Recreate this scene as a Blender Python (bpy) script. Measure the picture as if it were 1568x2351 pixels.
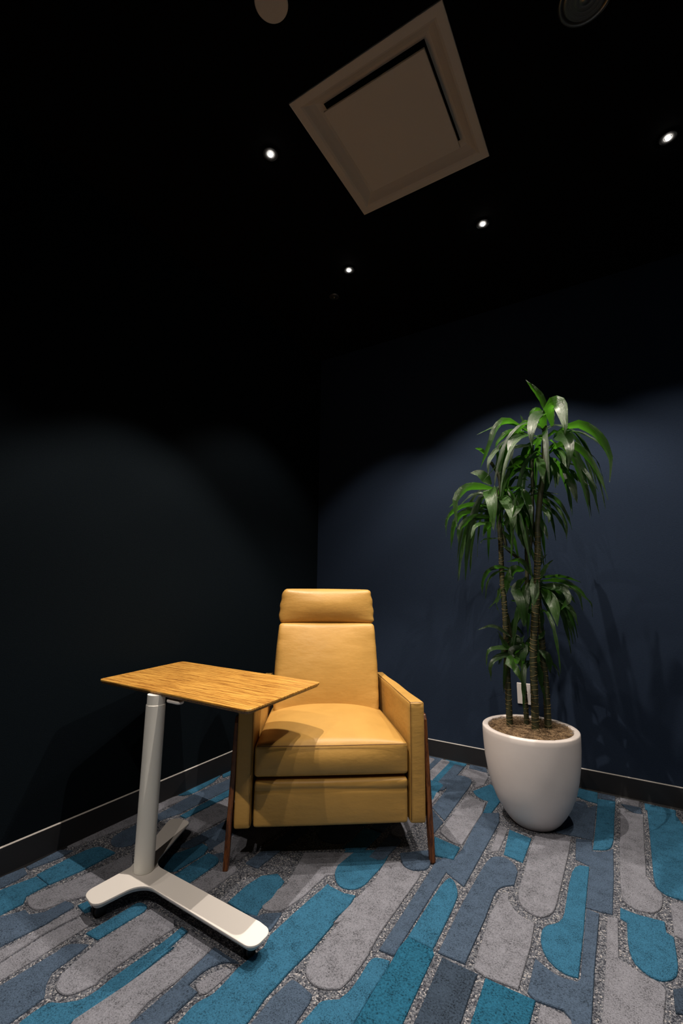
import bpy, math, random
from mathutils import Vector, Matrix
for _o in list(bpy.data.objects):
    bpy.data.objects.remove(_o)
SC = bpy.context.scene
COL = SC.collection
CEIL = 2.85
# ------------------------------------------------------------------ camera
cd = bpy.data.cameras.new('camera'); cam = bpy.data.objects.new('camera', cd); COL.objects.link(cam)
cd.sensor_fit = 'VERTICAL'; cd.sensor_height = 36.0; cd.lens = 1032.94 / 2351 * 36.0
cd.clip_start = 0.02
cam.matrix_world = Matrix.Translation((1.95, -2.841, 1.03)) @ (Matrix.Rotation(math.radians(31.479), 4, 'Z')
    @ Matrix.Rotation(math.radians(90 + 9.36), 4, 'X') @ Matrix.Rotation(math.radians(0.631), 4, 'Z'))
SC.camera = cam
# ------------------------------------------------------------------ view, world
SC.view_settings.view_transform = 'Standard'
SC.view_settings.look = 'None'
SC.view_settings.gamma = 1.0
SC.view_settings.use_curve_mapping = False
SC.view_settings.exposure = 2.0
wd = bpy.data.worlds.new('world'); SC.world = wd; wd.use_nodes = True
wd.node_tree.nodes['Background'].inputs[0].default_value = (1.0, 0.78, 0.55, 1)
wd.node_tree.nodes['Background'].inputs[1].default_value = 0.0012
# ------------------------------------------------------------------ ceiling lamps, the last four added as unseen fill: x, y, aim x, aim y, cone degrees, blend, watts
LAMPS = [
 (0.815, -1.601, 0.90, -1.59, 82, 0.30, 12.0),
 (1.496, -0.760, 1.53, -0.76, 99, 0.40, 8.5),
 (0.741, -0.814, 0.78, -0.80, 88, 0.35, 3.5),
 (2.257, -0.823, 2.28, -0.82, 99, 0.45, 5.2),
 (0.850, -3.200, 0.55, -2.15, 62, 0.35, 4.2),  # added fill behind the camera for the table's rear base arm
 (1.500, -3.200, 1.45, -2.60, 80, 0.30, 2.6),  # added fill behind the camera for the middle of the floor
 (1.900, -3.200, 1.55, -0.75, 46, 0.35, 3.4),  # added fill behind the camera, aimed at the pot
 (2.260, -1.620, 2.10, -1.20, 84, 0.25, 1.5),  # added fill, out of view over the right side
]
LAMP_COL = (1.0, 0.88, 0.76)
LAMP_GAIN = 4.0
def lamp_light(x, y, ax, ay, cone, blend, watts):
    l = bpy.data.lights.new('downlight_and_fill_beam', 'SPOT'); o = bpy.data.objects.new('downlight_and_fill_beam', l); COL.objects.link(o)
    l.energy = watts * LAMP_GAIN; l.color = LAMP_COL; l.spot_size = math.radians(cone); l.spot_blend = blend
    l.shadow_soft_size = 0.009
    o.location = (x, y, CEIL - 0.013)
    d = Vector((ax, ay, 0.4)) - Vector(o.location)
    o.rotation_euler = d.to_track_quat('-Z', 'Y').to_euler()
    return o
for a in LAMPS: lamp_light(*a)
# ---- measured data (metres or millimetres in the room)
TABLE_TOP = [(0.941, -1.732), (0.894, -1.260), (0.039, -1.240), (0.120, -1.721)]
BASE_P = [(0.425, -1.893), (0.513, -1.911), (0.537, -1.760), (1.033, -1.776), (1.032, -1.696), (0.980, -1.687), (0.483, -1.677), (0.359, -1.413), (0.260, -1.428), (0.429, -1.733)]
BASE_R = [0.035, 0.03, 0.06, 0.03, 0.03, 0.03, 0.07, 0.03, 0.03, 0.03]
CASTERS = [(0.474, -1.871), (0.979, -1.734), (0.340, -1.467)]
PLATE_P = [(0.879, -1.698), (0.839, -1.292), (0.104, -1.275), (0.173, -1.688)]
CARPET = [
('U','1327,-1480 1329,-1521 1329,-1631 1331,-1751 1335,-1813 1430,-1753 1430,-1689 1422,-1448 1413,-1435 1333,-1429'),
('T','1277,-1576 1279,-1626 1279,-1651 1278,-1669 1276,-1684 1272,-1697 1269,-1707 1268,-1713 1267,-1715 1268,-1713 1266,-1714 1262,-1717 1255,-1722 1245,-1729 1238,-1736 1233,-1742 1230,-1749 1230,-1755 1229,-1764 1228,-1774 1227,-1789 1224,-1819 1002,-2023 1225,-1883 1335,-1813 1331,-1751 1329,-1631 1331,-1568 1326,-1537 1300,-1542 1289,-1547 1283,-1552 1279,-1560'),
('N','1282,-1519 1328,-1515 1328,-1418 1330,-1077 1332,-1045 1274,-1000 1277,-1080'),
('N','1333,-1071 1409,-1114 1415,-650 1328,-707 1336,-890 1329,-982 1292,-988 1279,-1014'),
('T','1333,-1429 1413,-1435 1411,-1296 1409,-1231 1407,-1194 1404,-1171 1401,-1160 1397,-1148 1392,-1137 1386,-1126 1379,-1114 1372,-1105 1365,-1099 1357,-1096 1349,-1096 1343,-1116 1338,-1158 1335,-1241'),
('G','1245,-1124 1237,-1126 1229,-1128 1219,-1129 1207,-1128 1197,-1126 1188,-1122 1177,-1114 1160,-1098 1114,-1128 1120,-1188 1130,-1242 1122,-1357 1114,-1510 1131,-1488 1133,-1633 1137,-1663 1141,-1678 1146,-1687 1152,-1696 1159,-1702 1168,-1707 1177,-1711 1187,-1713 1198,-1714 1209,-1713 1220,-1710 1230,-1705 1239,-1698 1247,-1693 1251,-1690 1253,-1690 1253,-1691 1253,-1690 1255,-1686 1257,-1678 1259,-1668 1262,-1654 1263,-1636 1265,-1610 1266,-1556 1257,-1468 1258,-1244 1259,-1171 1258,-1140 1255,-1125 1251,-1120'),
('N','1139,-1051 1153,-1076 1161,-1089 1169,-1099 1177,-1108 1186,-1116 1196,-1122 1205,-1124 1215,-1124 1224,-1121 1233,-1116 1242,-1111 1250,-1104 1258,-1096 1263,-1087 1266,-1077 1265,-1063 1260,-1034 1234,-964'),
('T','972,-1258 985,-1284 994,-1298 1002,-1309 1011,-1320 1021,-1330 1031,-1337 1042,-1342 1053,-1344 1065,-1343 1076,-1340 1085,-1335 1094,-1327 1102,-1317 1107,-1306 1111,-1292 1113,-1274 1114,-1237 1116,-1142 1100,-1050 948,-1147'),
('G','966,-1324 993,-1299 975,-1240 949,-1199 852,-1261'),
('G','873,-1520 874,-1543 877,-1555 881,-1563 887,-1567 893,-1569 899,-1569 906,-1569 914,-1567 921,-1564 929,-1559 936,-1553 944,-1545 950,-1534 955,-1519 960,-1496 967,-1448 970,-1330 980,-1215 986,-1143 877,-1213 822,-1248 881,-1437 872,-1471'),
('T','774,-1608 849,-1615 898,-1607 884,-1575 887,-1518 865,-1426 818,-1405 776,-1447 767,-1517'),
('N','933,-1630 973,-1631 967,-1592 955,-1551 931,-1568 920,-1577 913,-1583 907,-1591 900,-1604 868,-1615'),
('T','1000,-1355 999,-1394 993,-1451 987,-1546 984,-1645 998,-1690 985,-1784 988,-1819 989,-1849 989,-1865 987,-1877 983,-1888 978,-1898 974,-1910 972,-1923 973,-1940 977,-1974 982,-2014 1115,-1931 1117,-1886 1109,-1809 1111,-1750 1111,-1721 1120,-1613 1119,-1468 1109,-1503 1120,-1420 1113,-1356 1075,-1367 1019,-1362'),
('N','886,-1908 884,-2032 884,-2076 955,-2032 951,-1984 952,-1888 915,-1887 915,-1841 920,-1823 923,-1814 927,-1807 931,-1800 935,-1793 941,-1787 948,-1781 957,-1775 976,-1766 951,-1766 878,-1763'),
('G','960,-1891 974,-1879 978,-1841 980,-1795 969,-1793 962,-1795 956,-1799 950,-1807 944,-1817 939,-1827 935,-1838 932,-1852 928,-1877'),
('N','1128,-1747 1121,-1801 1124,-1882 1124,-1926 1212,-1870 1213,-1826 1211,-1759 1203,-1738 1163,-1730 1145,-1728 1136,-1729 1130,-1734'),
('D','1452,-1675 1452,-1739 1541,-1683 1547,-1616 1544,-1479 1545,-1450 1445,-1448'),
('U','1566,-1493 1567,-1603 1565,-1660 1681,-1587 1687,-1528 1690,-1452 1565,-1452'),
('N','1428,-1201 1429,-1438 1432,-1439 1506,-1436 1510,-1211 1509,-1221 1509,-1149 1508,-1106 1509,-1085 1512,-1070 1515,-1057 1521,-1047 1526,-1038 1532,-1030 1541,-1023 1556,-1011 1552,-925 1544,-903 1538,-891 1531,-883 1523,-874 1512,-867 1501,-862 1491,-860 1480,-862 1470,-866 1461,-872 1453,-880 1447,-890 1443,-901 1439,-928 1436,-969 1433,-1042'),
('G','1519,-1206 1527,-1405 1530,-1438 1562,-1449 1647,-1442 1648,-1395 1651,-1267 1646,-1161 1640,-1166 1634,-1166 1627,-1165 1617,-1162 1604,-1157 1593,-1150 1583,-1141 1572,-1128 1555,-1101 1551,-1076 1548,-1066 1545,-1064 1540,-1065 1535,-1070 1530,-1081 1527,-1100 1523,-1133'),
('G','1565,-677 1570,-877 1574,-1037 1581,-1072 1587,-1090 1593,-1102 1600,-1112 1609,-1120 1618,-1126 1628,-1130 1638,-1132 1647,-1132 1657,-1130 1665,-1124 1672,-1116 1679,-1106 1685,-1093 1689,-1080 1692,-1061 1695,-1025 1700,-693 1699,-557 1631,-575 1567,-616'),
('T','1719,-1065 1716,-1096 1710,-1115 1705,-1126 1699,-1134 1691,-1143 1682,-1152 1676,-1162 1671,-1174 1669,-1186 1669,-1200 1669,-1214 1671,-1228 1674,-1241 1678,-1255 1682,-1267 1688,-1278 1694,-1288 1701,-1297 1709,-1304 1717,-1311 1726,-1316 1736,-1319 1745,-1322 1754,-1322 1763,-1321 1777,-1317 1778,-1128 1776,-996 1774,-747 1742,-756 1728,-779 1721,-818 1718,-895'),
('N','1725,-720 1775,-742 1777,-1001 1820,-998 1852,-992 1853,-759 1849,-562 1830,-589 1819,-602 1811,-610 1800,-617 1779,-624 1773,-539 1715,-556'),
('N','1648,-301 1628,-546 1700,-541 1777,-532 1776,-179 1745,-225 1735,-190 1729,-176 1722,-170 1711,-171 1690,-180'),
('T','1780,-338 1779,-611 1808,-596 1822,-586 1831,-575 1838,-562 1843,-547 1846,-521 1849,-484 1850,-422 1850,-292 1853,-82 1777,-96'),
('T','1686,-120 1712,-135 1726,-142 1738,-146 1753,-148 1779,-150 1775,-18 1689,-13'),
('N','1779,-81 1851,-74 1852,-19 1777,-24'),
('G','1876,-88 1949,-81 1955,-16 1871,-21'),
('N','1889,-120 1896,-132 1902,-140 1908,-147 1915,-152 1922,-156 1929,-158 1940,-159 1959,-157 1957,-88 1876,-95'),
('G','1871,-491 1871,-710 1873,-810 1877,-865 1883,-897 1891,-908 1900,-916 1911,-921 1923,-924 1936,-923 1949,-920 1960,-914 1969,-905 1978,-893 1985,-878 1990,-860 1993,-839 1995,-816 1995,-797 1993,-782 1988,-771 1981,-766 1975,-757 1970,-746 1964,-729 1954,-695 1957,-436 1964,-160 1939,-169 1925,-171 1914,-168 1900,-161 1874,-142'),
('T','1973,-95 2092,-87 2097,-30 1973,-25'),
('T','1980,-320 1975,-681 1977,-721 1979,-741 1983,-755 1989,-766 1996,-775 2004,-781 2014,-785 2027,-787 2052,-786 2077,-783 2126,-288 2110,-171 2094,-94 1981,-101'),
('G','2013,-888 2011,-996 2072,-1001 2090,-793 2046,-807 2026,-818 2016,-830 2012,-849'),
('N','1668,-1438 1690,-1452 1753,-1444 1769,-1458 1780,-1525 1814,-1504 1814,-1448 1813,-1271 1816,-1013 1778,-1009 1781,-1321 1774,-1334 1748,-1340 1734,-1341 1723,-1339 1712,-1335 1702,-1330 1693,-1325 1685,-1321 1678,-1317 1668,-1311'),
('G','1701,-1519 1704,-1573 1781,-1524 1775,-1472 1772,-1464 1767,-1460 1762,-1458 1751,-1457 1728,-1455 1702,-1459'),
('G','1838,-1204 1834,-1436 1833,-1492 1956,-1415 1961,-1356 1974,-1240 1969,-1228 1964,-1223 1957,-1219 1949,-1216 1938,-1215 1928,-1213 1919,-1210 1911,-1206 1903,-1202 1896,-1198 1890,-1195 1882,-1191 1869,-1184 1867,-1004 1837,-1010'),
('T','1872,-997 1890,-1006 1891,-1095 1895,-1137 1900,-1162 1907,-1180 1917,-1191 1926,-1199 1935,-1205 1944,-1209 1952,-1211 1960,-1211 1969,-1208 1976,-1203 1984,-1196 1991,-1188 1996,-1180 2001,-1171 2004,-1161 2007,-1145 2009,-1123 2010,-1085 2010,-1005 1992,-992 1992,-941 1975,-942 1940,-947 1922,-949 1910,-949 1895,-947 1872,-942'),
('D','1988,-1304 2004,-1298 2036,-1309 2052,-1168 1989,-1226'),
('N','821,-9 920,-223 949,-204 962,-9'),
('T','975,-145 967,-263 996,-330 1057,-337 1057,-311 1058,-295 1059,-280 1061,-263 1064,-245 1068,-229 1072,-215 1080,-200 1097,-179 1103,-9 1060,-9 974,-12'),
('T','971,-356 1072,-619 1094,-545 1082,-475 1085,-372 1070,-356 1060,-349 1049,-345 1031,-342 996,-340'),
('N','1120,-9 1127,-56 1234,-69 1214,-9'),
('G','1117,-165 1158,-182 1178,-192 1191,-202 1202,-212 1209,-223 1216,-236 1221,-251 1224,-272 1228,-313 1260,-241 1254,-125 1235,-74 1122,-76'),
('T','1286,-216 1231,-346 1242,-366 1249,-377 1258,-386 1268,-394 1280,-402 1290,-408 1299,-412 1309,-413 1323,-412 1331,-547 1365,-529 1374,-395 1366,-274'),
('N','1098,-375 1103,-385 1107,-395 1108,-404 1109,-412 1109,-431 1110,-460 1112,-513 1115,-627 1204,-714 1202,-460 1202,-328 1198,-267 1193,-233 1184,-212 1172,-203 1160,-196 1148,-192 1136,-191 1124,-192 1112,-196 1102,-202 1093,-212 1085,-224 1079,-240 1076,-260 1075,-283 1077,-309 1081,-331 1085,-350 1091,-365'),
('N','1102,-657 1182,-868 1201,-839 1204,-730 1121,-644'),
('G','1217,-746 1215,-780 1216,-797 1218,-808 1222,-817 1228,-823 1236,-830 1246,-838 1258,-847 1273,-857 1286,-863 1298,-866 1309,-866 1327,-861 1330,-555 1317,-432 1306,-447 1216,-404'),
('N','1328,-707 1415,-651 1414,-589 1396,-509 1331,-557'),
('T','1258,-993 1287,-987 1328,-978 1326,-887 1282,-878 1260,-874 1246,-871 1232,-868 1211,-864'),
('G','1435,-854 1462,-824 1462,-720 1459,-629 1423,-625'),
('T','1484,-837 1557,-854 1558,-659 1465,-636'),
('N','9,-2013 61,-2032 72,-1973 73,-1923 64,-1885 16,-1873 9,-1933'),
('N','41,-1870 64,-1770 55,-1720 10,-1746 18,-1869'),
('T','192,-1875 209,-1762 207,-1641 191,-1641 178,-1642 163,-1643 144,-1646 121,-1649 105,-1665 95,-1694 92,-1749 99,-1871'),
('T','52,-2029 211,-2086 217,-2030 220,-1966 190,-1943 189,-1877 109,-1875 85,-1978'),
('G','39,-1694 74,-1470 61,-1301 75,-1178 16,-1196 9,-1221 9,-1678 10,-1721'),
('N','87,-1473 86,-1527 87,-1553 92,-1571 99,-1585 108,-1596 118,-1605 130,-1611 143,-1615 157,-1616 170,-1615 181,-1610 193,-1599 212,-1574 196,-1507 143,-1393 147,-1367 164,-1309 172,-1007 183,-914 109,-835 84,-920 72,-1041 66,-1177 87,-1322'),
('T','39,-1169 50,-1149 54,-1124 52,-1081 41,-989 9,-906 9,-1052 11,-1192'),
('T','44,-921 57,-833 13,-788 12,-898'),
('T','221,-1319 226,-1060 234,-967 188,-919 177,-1011 184,-1320'),
('G','272,-1408 359,-1499 360,-1446 374,-1227 372,-1113 242,-976 233,-1329'),
('N','373,-1489 429,-1454 431,-1405 441,-1299 450,-1195 395,-1136 389,-1235 376,-1464'),
('N','455,-1409 504,-1442 503,-1290 453,-1238 437,-1302 438,-1406'),
('T','394,-1547 411,-1594 473,-1617 496,-1587 501,-1462 480,-1421 437,-1416 431,-1453'),
('G','566,-1420 524,-1337 515,-1371 513,-1427'),
('N','541,-1470 599,-1458 556,-1417 524,-1455'),
('G','261,-1606 240,-1803 203,-1929 201,-1940 204,-1945 209,-1950 218,-1955 230,-1959 243,-1962 256,-1963 269,-1962 283,-1960 294,-1953 304,-1944 312,-1926 324,-1888 361,-1832 358,-1667'),
('N','217,-2088 349,-2137 361,-2088 376,-1977 374,-1887 364,-1883 357,-1882 351,-1882 342,-1884 324,-1888 320,-1951 293,-1980 259,-1977 228,-2035'),
('T','429,-1885 440,-1863 385,-1849 378,-1878'),
('G','367,-2143 410,-2159 423,-2113 414,-1995 429,-1885 387,-1893 379,-2095'),
('G','421,-1998 429,-2115 423,-2163 482,-2185 491,-2140 493,-1985 495,-1891 438,-1890'),
('T','569,-1925 581,-1779 575,-1766 570,-1761 563,-1758 554,-1758 542,-1759 534,-1763 528,-1770 525,-1784 525,-1815 516,-1930'),
('N','521,-1975 517,-1981 514,-1987 513,-1996 515,-2014 507,-2146 496,-2201 607,-2241 639,-2221 642,-2184 640,-2103 601,-2079 577,-2054 572,-1978 566,-1949 549,-1957 539,-1962 533,-1966 526,-1971'),
('G','589,-1981 604,-2045 618,-2061 626,-2068 633,-2073 641,-2075 650,-2076 659,-2076 666,-2075 674,-2073 680,-2070 687,-2064 692,-2056 699,-2042 711,-2014 705,-1997 704,-1976 705,-1947 709,-1893 720,-1776 693,-1754 589,-1757 580,-1930'),
('T','765,-1763 736,-1760 738,-1821 729,-1982 731,-2020 729,-2039 725,-2052 718,-2064 708,-2073 699,-2082 690,-2089 681,-2094 672,-2098 665,-2105 661,-2115 659,-2132 660,-2167 682,-2194 767,-2140 762,-2103 778,-2053 780,-1823 772,-1847'),
('G','790,-1831 778,-1979 761,-2097 780,-2132 888,-2065 884,-2032 869,-1974 880,-1903 878,-1763 770,-1759'),
]
LEAVES = [
(34,.7,'1698,-474,1901 1680,-491,1984 1618,-508,2085'),
(58,.9,'1726,-469,1827 1727,-540,1907 1776,-603,1884 1796,-660,1754 1791,-661,1710'),
(56,.9,'1689,-476,1797 1691,-553,1868 1667,-636,1821 1658,-704,1726 1657,-704,1657'),
(30,.6,'1689,-476,1846 1670,-498,1906 1643,-521,1903 1626,-527,1862'),
(34,.5,'1619,-488,1806 1545,-519,1859 1459,-553,1842 1377,-570,1812'),
(36,.6,'1614,-489,1813 1524,-547,1868 1481,-597,1824 1454,-638,1727 1406,-646,1609'),
(36,.5,'1607,-490,1800 1533,-540,1805 1489,-586,1757 1466,-595,1709'),
(34,.5,'1612,-489,1785 1532,-545,1768 1489,-595,1719 1487,-632,1628 1416,-644,1547'),
(46,.9,'1619,-488,1799 1600,-569,1770 1570,-652,1731 1566,-720,1635 1573,-719,1589'),
(34,.8,'1536,-502,1752 1487,-586,1715 1457,-667,1637 1451,-679,1562'),
(20,.7,'1413,-523,1708 1388,-556,1735 1365,-572,1741'),
(46,.55,'1732,-468,1778 1788,-475,1807 1847,-482,1808 1920,-487,1734 1959,-490,1612 1947,-492,1512'),
(34,.5,'1732,-468,1771 1815,-464,1786 1897,-461,1732 1942,-462,1673 1971,-458,1628'),
(44,.6,'1748,-465,1742 1821,-434,1726 1871,-406,1645 1891,-400,1531'),
(12,.5,'1798,-457,1709 1885,-442,1660 1913,-437,1592 1924,-435,1514'),
(50,.9,'1726,-469,1772 1754,-543,1752 1795,-614,1711 1809,-678,1635 1795,-680,1545'),
(34,.8,'1723,-470,1711 1759,-558,1668 1779,-649,1585 1794,-660,1549'),
(36,.6,'1748,-465,1640 1833,-489,1597 1874,-520,1521 1902,-520,1468'),
(24,.7,'1780,-460,1604 1836,-521,1525 1868,-546,1497'),
(38,.8,'1757,-464,1606 1796,-514,1518 1813,-535,1418'),
(44,.9,'1667,-479,1675 1672,-583,1615 1689,-684,1533 1697,-697,1489'),
(40,.7,'1714,-471,1664 1733,-539,1565 1738,-569,1501'),
(20,.6,'1706,-473,1637 1728,-540,1566 1729,-570,1489'),
(30,.6,'1747,-466,1634 1770,-433,1571 1755,-424,1534'),
(28,.5,'1616,-488,1618 1542,-529,1629 1491,-567,1603 1478,-573,1586'),
(26,.5,'1622,-487,1618 1562,-507,1614 1525,-523,1581 1505,-527,1541'),
(26,.6,'1605,-490,1647 1581,-466,1628 1613,-448,1572'),
(22,.6,'1730,-468,1841 1728,-447,1954 1733,-438,1996'),
(18,.6,'1614,-488,1827 1597,-491,1858 1581,-494,1907'),
(40,.7,'1634,-485,1741 1504,-479,1734 1463,-458,1659 1464,-453,1546'),
(40,.7,'1571,-496,1692 1521,-448,1654 1493,-428,1569'),
(50,.9,'1426,-521,1551 1381,-550,1606 1335,-567,1615'),
(40,.7,'1450,-517,1521 1404,-574,1529 1334,-636,1524 1290,-686,1452 1293,-686,1319'),
(30,.5,'1437,-519,1522 1379,-550,1540 1319,-582,1529 1277,-607,1473 1233,-615,1434'),
(30,.6,'1436,-519,1487 1346,-535,1507 1272,-547,1455'),
(60,.95,'1436,-519,1480 1441,-622,1502 1474,-721,1429 1477,-735,1290'),
(30,.5,'1421,-522,1433 1327,-573,1446 1258,-621,1410 1233,-655,1360 1228,-656,1279'),
(36,.6,'1420,-522,1412 1309,-560,1415 1253,-588,1353 1230,-595,1217'),
(36,.7,'1425,-521,1385 1347,-582,1375 1295,-638,1324 1285,-647,1244'),
(28,.5,'1400,-525,1379 1310,-569,1366 1253,-591,1318'),
(32,.7,'1418,-522,1358 1368,-616,1329 1350,-656,1263'),
(34,.7,'1430,-520,1344 1414,-622,1319 1411,-666,1269'),
(52,.9,'1461,-515,1486 1504,-602,1453 1553,-688,1353 1545,-703,1265'),
(44,.9,'1523,-504,1475 1573,-600,1434 1586,-702,1385 1558,-721,1342'),
(44,.8,'1524,-504,1495 1587,-578,1482 1624,-657,1383 1633,-668,1307'),
(26,.5,'1499,-508,1490 1578,-594,1506 1592,-634,1465'),
(26,.5,'1463,-514,1527 1525,-504,1523 1563,-497,1540'),
(16,.6,'1587,-493,1532 1653,-496,1498 1740,-487,1477'),
(24,.7,'1651,-482,1487 1724,-488,1407 1755,-502,1326 1755,-505,1244'),
(26,.7,'1649,-482,1454 1721,-484,1369 1756,-484,1277'),
(30,.7,'1648,-483,1434 1684,-519,1367 1686,-537,1332'),
(30,.7,'1633,-485,1388 1671,-535,1302 1682,-558,1252'),
(50,.8,'1522,-504,1448 1559,-569,1336 1584,-595,1212'),
(34,.6,'1531,-503,1393 1581,-523,1315 1607,-530,1273'),
(44,.8,'1489,-510,1409 1513,-549,1342 1530,-564,1254'),
(28,.7,'1466,-514,1315 1501,-508,1267 1517,-505,1214'),
(14,.6,'1452,-516,1275 1396,-583,1265 1383,-609,1243'),
(24,.6,'1463,-514,1242 1499,-508,1215 1539,-501,1181'),
(40,.8,'1473,-513,1464 1397,-483,1406 1376,-469,1311'),
(40,.8,'1510,-506,1462 1549,-457,1398 1528,-442,1293'),
(44,.8,'1664,-480,1738 1622,-430,1659 1617,-407,1525'),
(44,.8,'1693,-475,1707 1692,-418,1597 1652,-401,1481'),
(40,.8,'1648,-483,1767 1592,-464,1711 1571,-455,1590'),
(40,.8,'1712,-472,1732 1756,-407,1674 1770,-380,1555'),
(30,.7,'1598,-491,1080 1553,-527,1159 1490,-550,1156'),
(26,.6,'1511,-506,1117 1452,-523,1131 1401,-539,1112 1375,-550,1062 1367,-551,992'),
(18,.6,'1520,-505,1101 1455,-516,1112 1396,-526,1068 1377,-529,975'),
(24,.6,'1507,-507,1037 1449,-507,1025 1430,-501,976 1386,-507,929'),
(10,.6,'1455,-516,993 1427,-521,950 1441,-518,905'),
(46,.8,'1560,-498,1112 1528,-541,1116 1504,-583,1083 1491,-591,1000'),
(46,.85,'1568,-496,1080 1527,-560,1026 1553,-613,966 1565,-619,855'),
(50,.85,'1577,-495,1053 1555,-541,964 1560,-559,853'),
(26,.7,'1613,-489,1101 1638,-463,1166 1663,-450,1196'),
(28,.6,'1626,-486,1069 1659,-481,1133 1691,-475,1167'),
(26,.5,'1622,-487,1080 1717,-471,1085 1798,-457,1060'),
(30,.55,'1626,-486,1064 1714,-500,1064 1787,-516,1029 1827,-513,976'),
(28,.6,'1625,-487,1048 1738,-477,1039 1783,-478,1014 1798,-477,930'),
(42,.8,'1630,-486,1043 1718,-518,1029 1747,-560,980 1713,-573,930'),
(50,.9,'1629,-486,1027 1687,-561,968 1702,-595,864'),
(30,.7,'1688,-476,992 1753,-507,934 1778,-521,867'),
(34,.7,'1629,-486,1038 1721,-498,1029 1776,-501,960'),
(14,.6,'1760,-463,1029 1828,-452,970 1835,-450,905'),
(18,.6,'1554,-499,990 1523,-504,968 1489,-510,972'),
(26,.7,'1619,-488,944 1623,-487,883 1623,-487,832'),
(44,.85,'1598,-491,1080 1568,-454,1016 1551,-439,919'),
(44,.85,'1598,-491,1090 1612,-546,1017 1603,-572,946'),
(40,.8,'1611,-489,1059 1636,-442,1001 1644,-422,922'),
(16,.8,'1486,-511,799 1417,-565,849 1350,-595,829'),
(30,.7,'1482,-511,722 1456,-544,775 1436,-560,826'),
(26,.6,'1522,-504,740 1448,-536,747 1392,-565,731 1379,-569,659'),
(30,.7,'1512,-506,724 1438,-547,707 1403,-582,668 1401,-586,598'),
(26,.7,'1502,-508,718 1445,-532,706 1430,-540,670'),
(40,.8,'1527,-503,735 1490,-481,787 1471,-472,864'),
(48,.9,'1521,-505,709 1495,-585,692 1531,-654,676 1549,-662,623'),
(30,.7,'1542,-501,751 1528,-503,766 1501,-508,713'),
(34,.8,'1569,-496,717 1598,-491,644 1606,-490,566'),
(14,.7,'1608,-490,730 1669,-479,674 1684,-476,622'),
(26,.7,'1542,-501,741 1529,-503,776 1545,-500,807'),
(24,.7,'1606,-490,795 1626,-486,817 1635,-485,837'),
(34,.8,'1604,-490,745 1641,-498,714 1647,-503,646'),
(50,.9,'1552,-499,767 1528,-517,716 1531,-523,652'),
(50,.9,'1553,-499,777 1585,-465,730 1569,-456,651'),
(40,.9,'1542,-501,746 1498,-537,736 1474,-553,686'),
(40,.9,'1543,-501,771 1514,-506,775 1488,-510,738'),
]
CANES = [
(15,'1460,-505,387 1460,-505,556 1461,-505,735 1462,-505,918 1456,-505,1080 1458,-509,1229 1456,-510,1330 1452,-510,1453 1442,-512,1523'),
(17,'1574,-516,394 1578,-515,572 1582,-514,721 1599,-511,913 1613,-509,1038 1629,-506,1238 1632,-498,1321 1651,-494,1471 1678,-490,1637 1692,-487,1828'),
(16,'1621,-467,399 1622,-467,569 1618,-467,718 1615,-468,871 1613,-468,964 1613,-468,1064'),
(12,'1527,-453,400 1525,-453,530 1520,-454,615 1528,-453,683 1537,-451,761'),
(10,'1552,-469,952 1566,-466,1080 1572,-465,1244 1586,-475,1214 1605,-472,1345 1614,-470,1513 1626,-468,1747'),
(9,'1473,-513,1478 1466,-514,1590 1431,-520,1670'),
(9,'1549,-479,1161 1481,-491,1228 1479,-499,1249 1464,-502,1330'),
(10,'1520,-464,730 1483,-470,801 1463,-474,906'),
]
# ------------------------------------------------------------------ materials
def mat(name, col=(.5,.5,.5), rough=.6, metal=0.0, **kw):
    m = bpy.data.materials.new(name); m.use_nodes = True
    b = m.node_tree.nodes['Principled BSDF']
    b.inputs['Base Color'].default_value = (*col, 1); b.inputs['Roughness'].default_value = rough
    b.inputs['Metallic'].default_value = metal
    for k, v in kw.items(): b.inputs[k.replace('_', ' ')].default_value = v
    return m
def N(m, t, **kw):
    n = m.node_tree.nodes.new(t)
    for k, v in kw.items(): setattr(n, k, v)
    return n
def L(m, a, b): m.node_tree.links.new(a, b)
def bsdf(m): return m.node_tree.nodes['Principled BSDF']
def coords(m, scale=(1,1,1), kind='Object'):
    tc = N(m, 'ShaderNodeTexCoord'); mp = N(m, 'ShaderNodeMapping'); mp.inputs['Scale'].default_value = scale
    L(m, tc.outputs[kind], mp.inputs['Vector']); return mp.outputs['Vector']
def noise(m, vec, scale, detail=3, rough=.5, out='Fac'):
    n = N(m, 'ShaderNodeTexNoise'); n.inputs['Scale'].default_value = scale; n.inputs['Detail'].default_value = detail
    n.inputs['Roughness'].default_value = rough; L(m, vec, n.inputs['Vector']); return n.outputs[out]
def ramp(m, fac, stops, interp='LINEAR'):
    r = N(m, 'ShaderNodeValToRGB'); r.color_ramp.interpolation = interp
    e = r.color_ramp.elements
    while len(e) < len(stops): e.new(.5)
    for i, (p, c) in enumerate(stops): e[i].position = p; e[i].color = (*c, 1)
    L(m, fac, r.inputs['Fac']); return r.outputs['Color']
def bump(m, h, strength=.3, dist=.002, prev=None):
    b = N(m, 'ShaderNodeBump'); b.inputs['Strength'].default_value = strength; b.inputs['Distance'].default_value = dist
    L(m, h, b.inputs['Height'])
    if prev is not None: L(m, prev, b.inputs['Normal'])
    return b.outputs['Normal']
def scl(c, k): return tuple(v*k for v in c)

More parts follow.
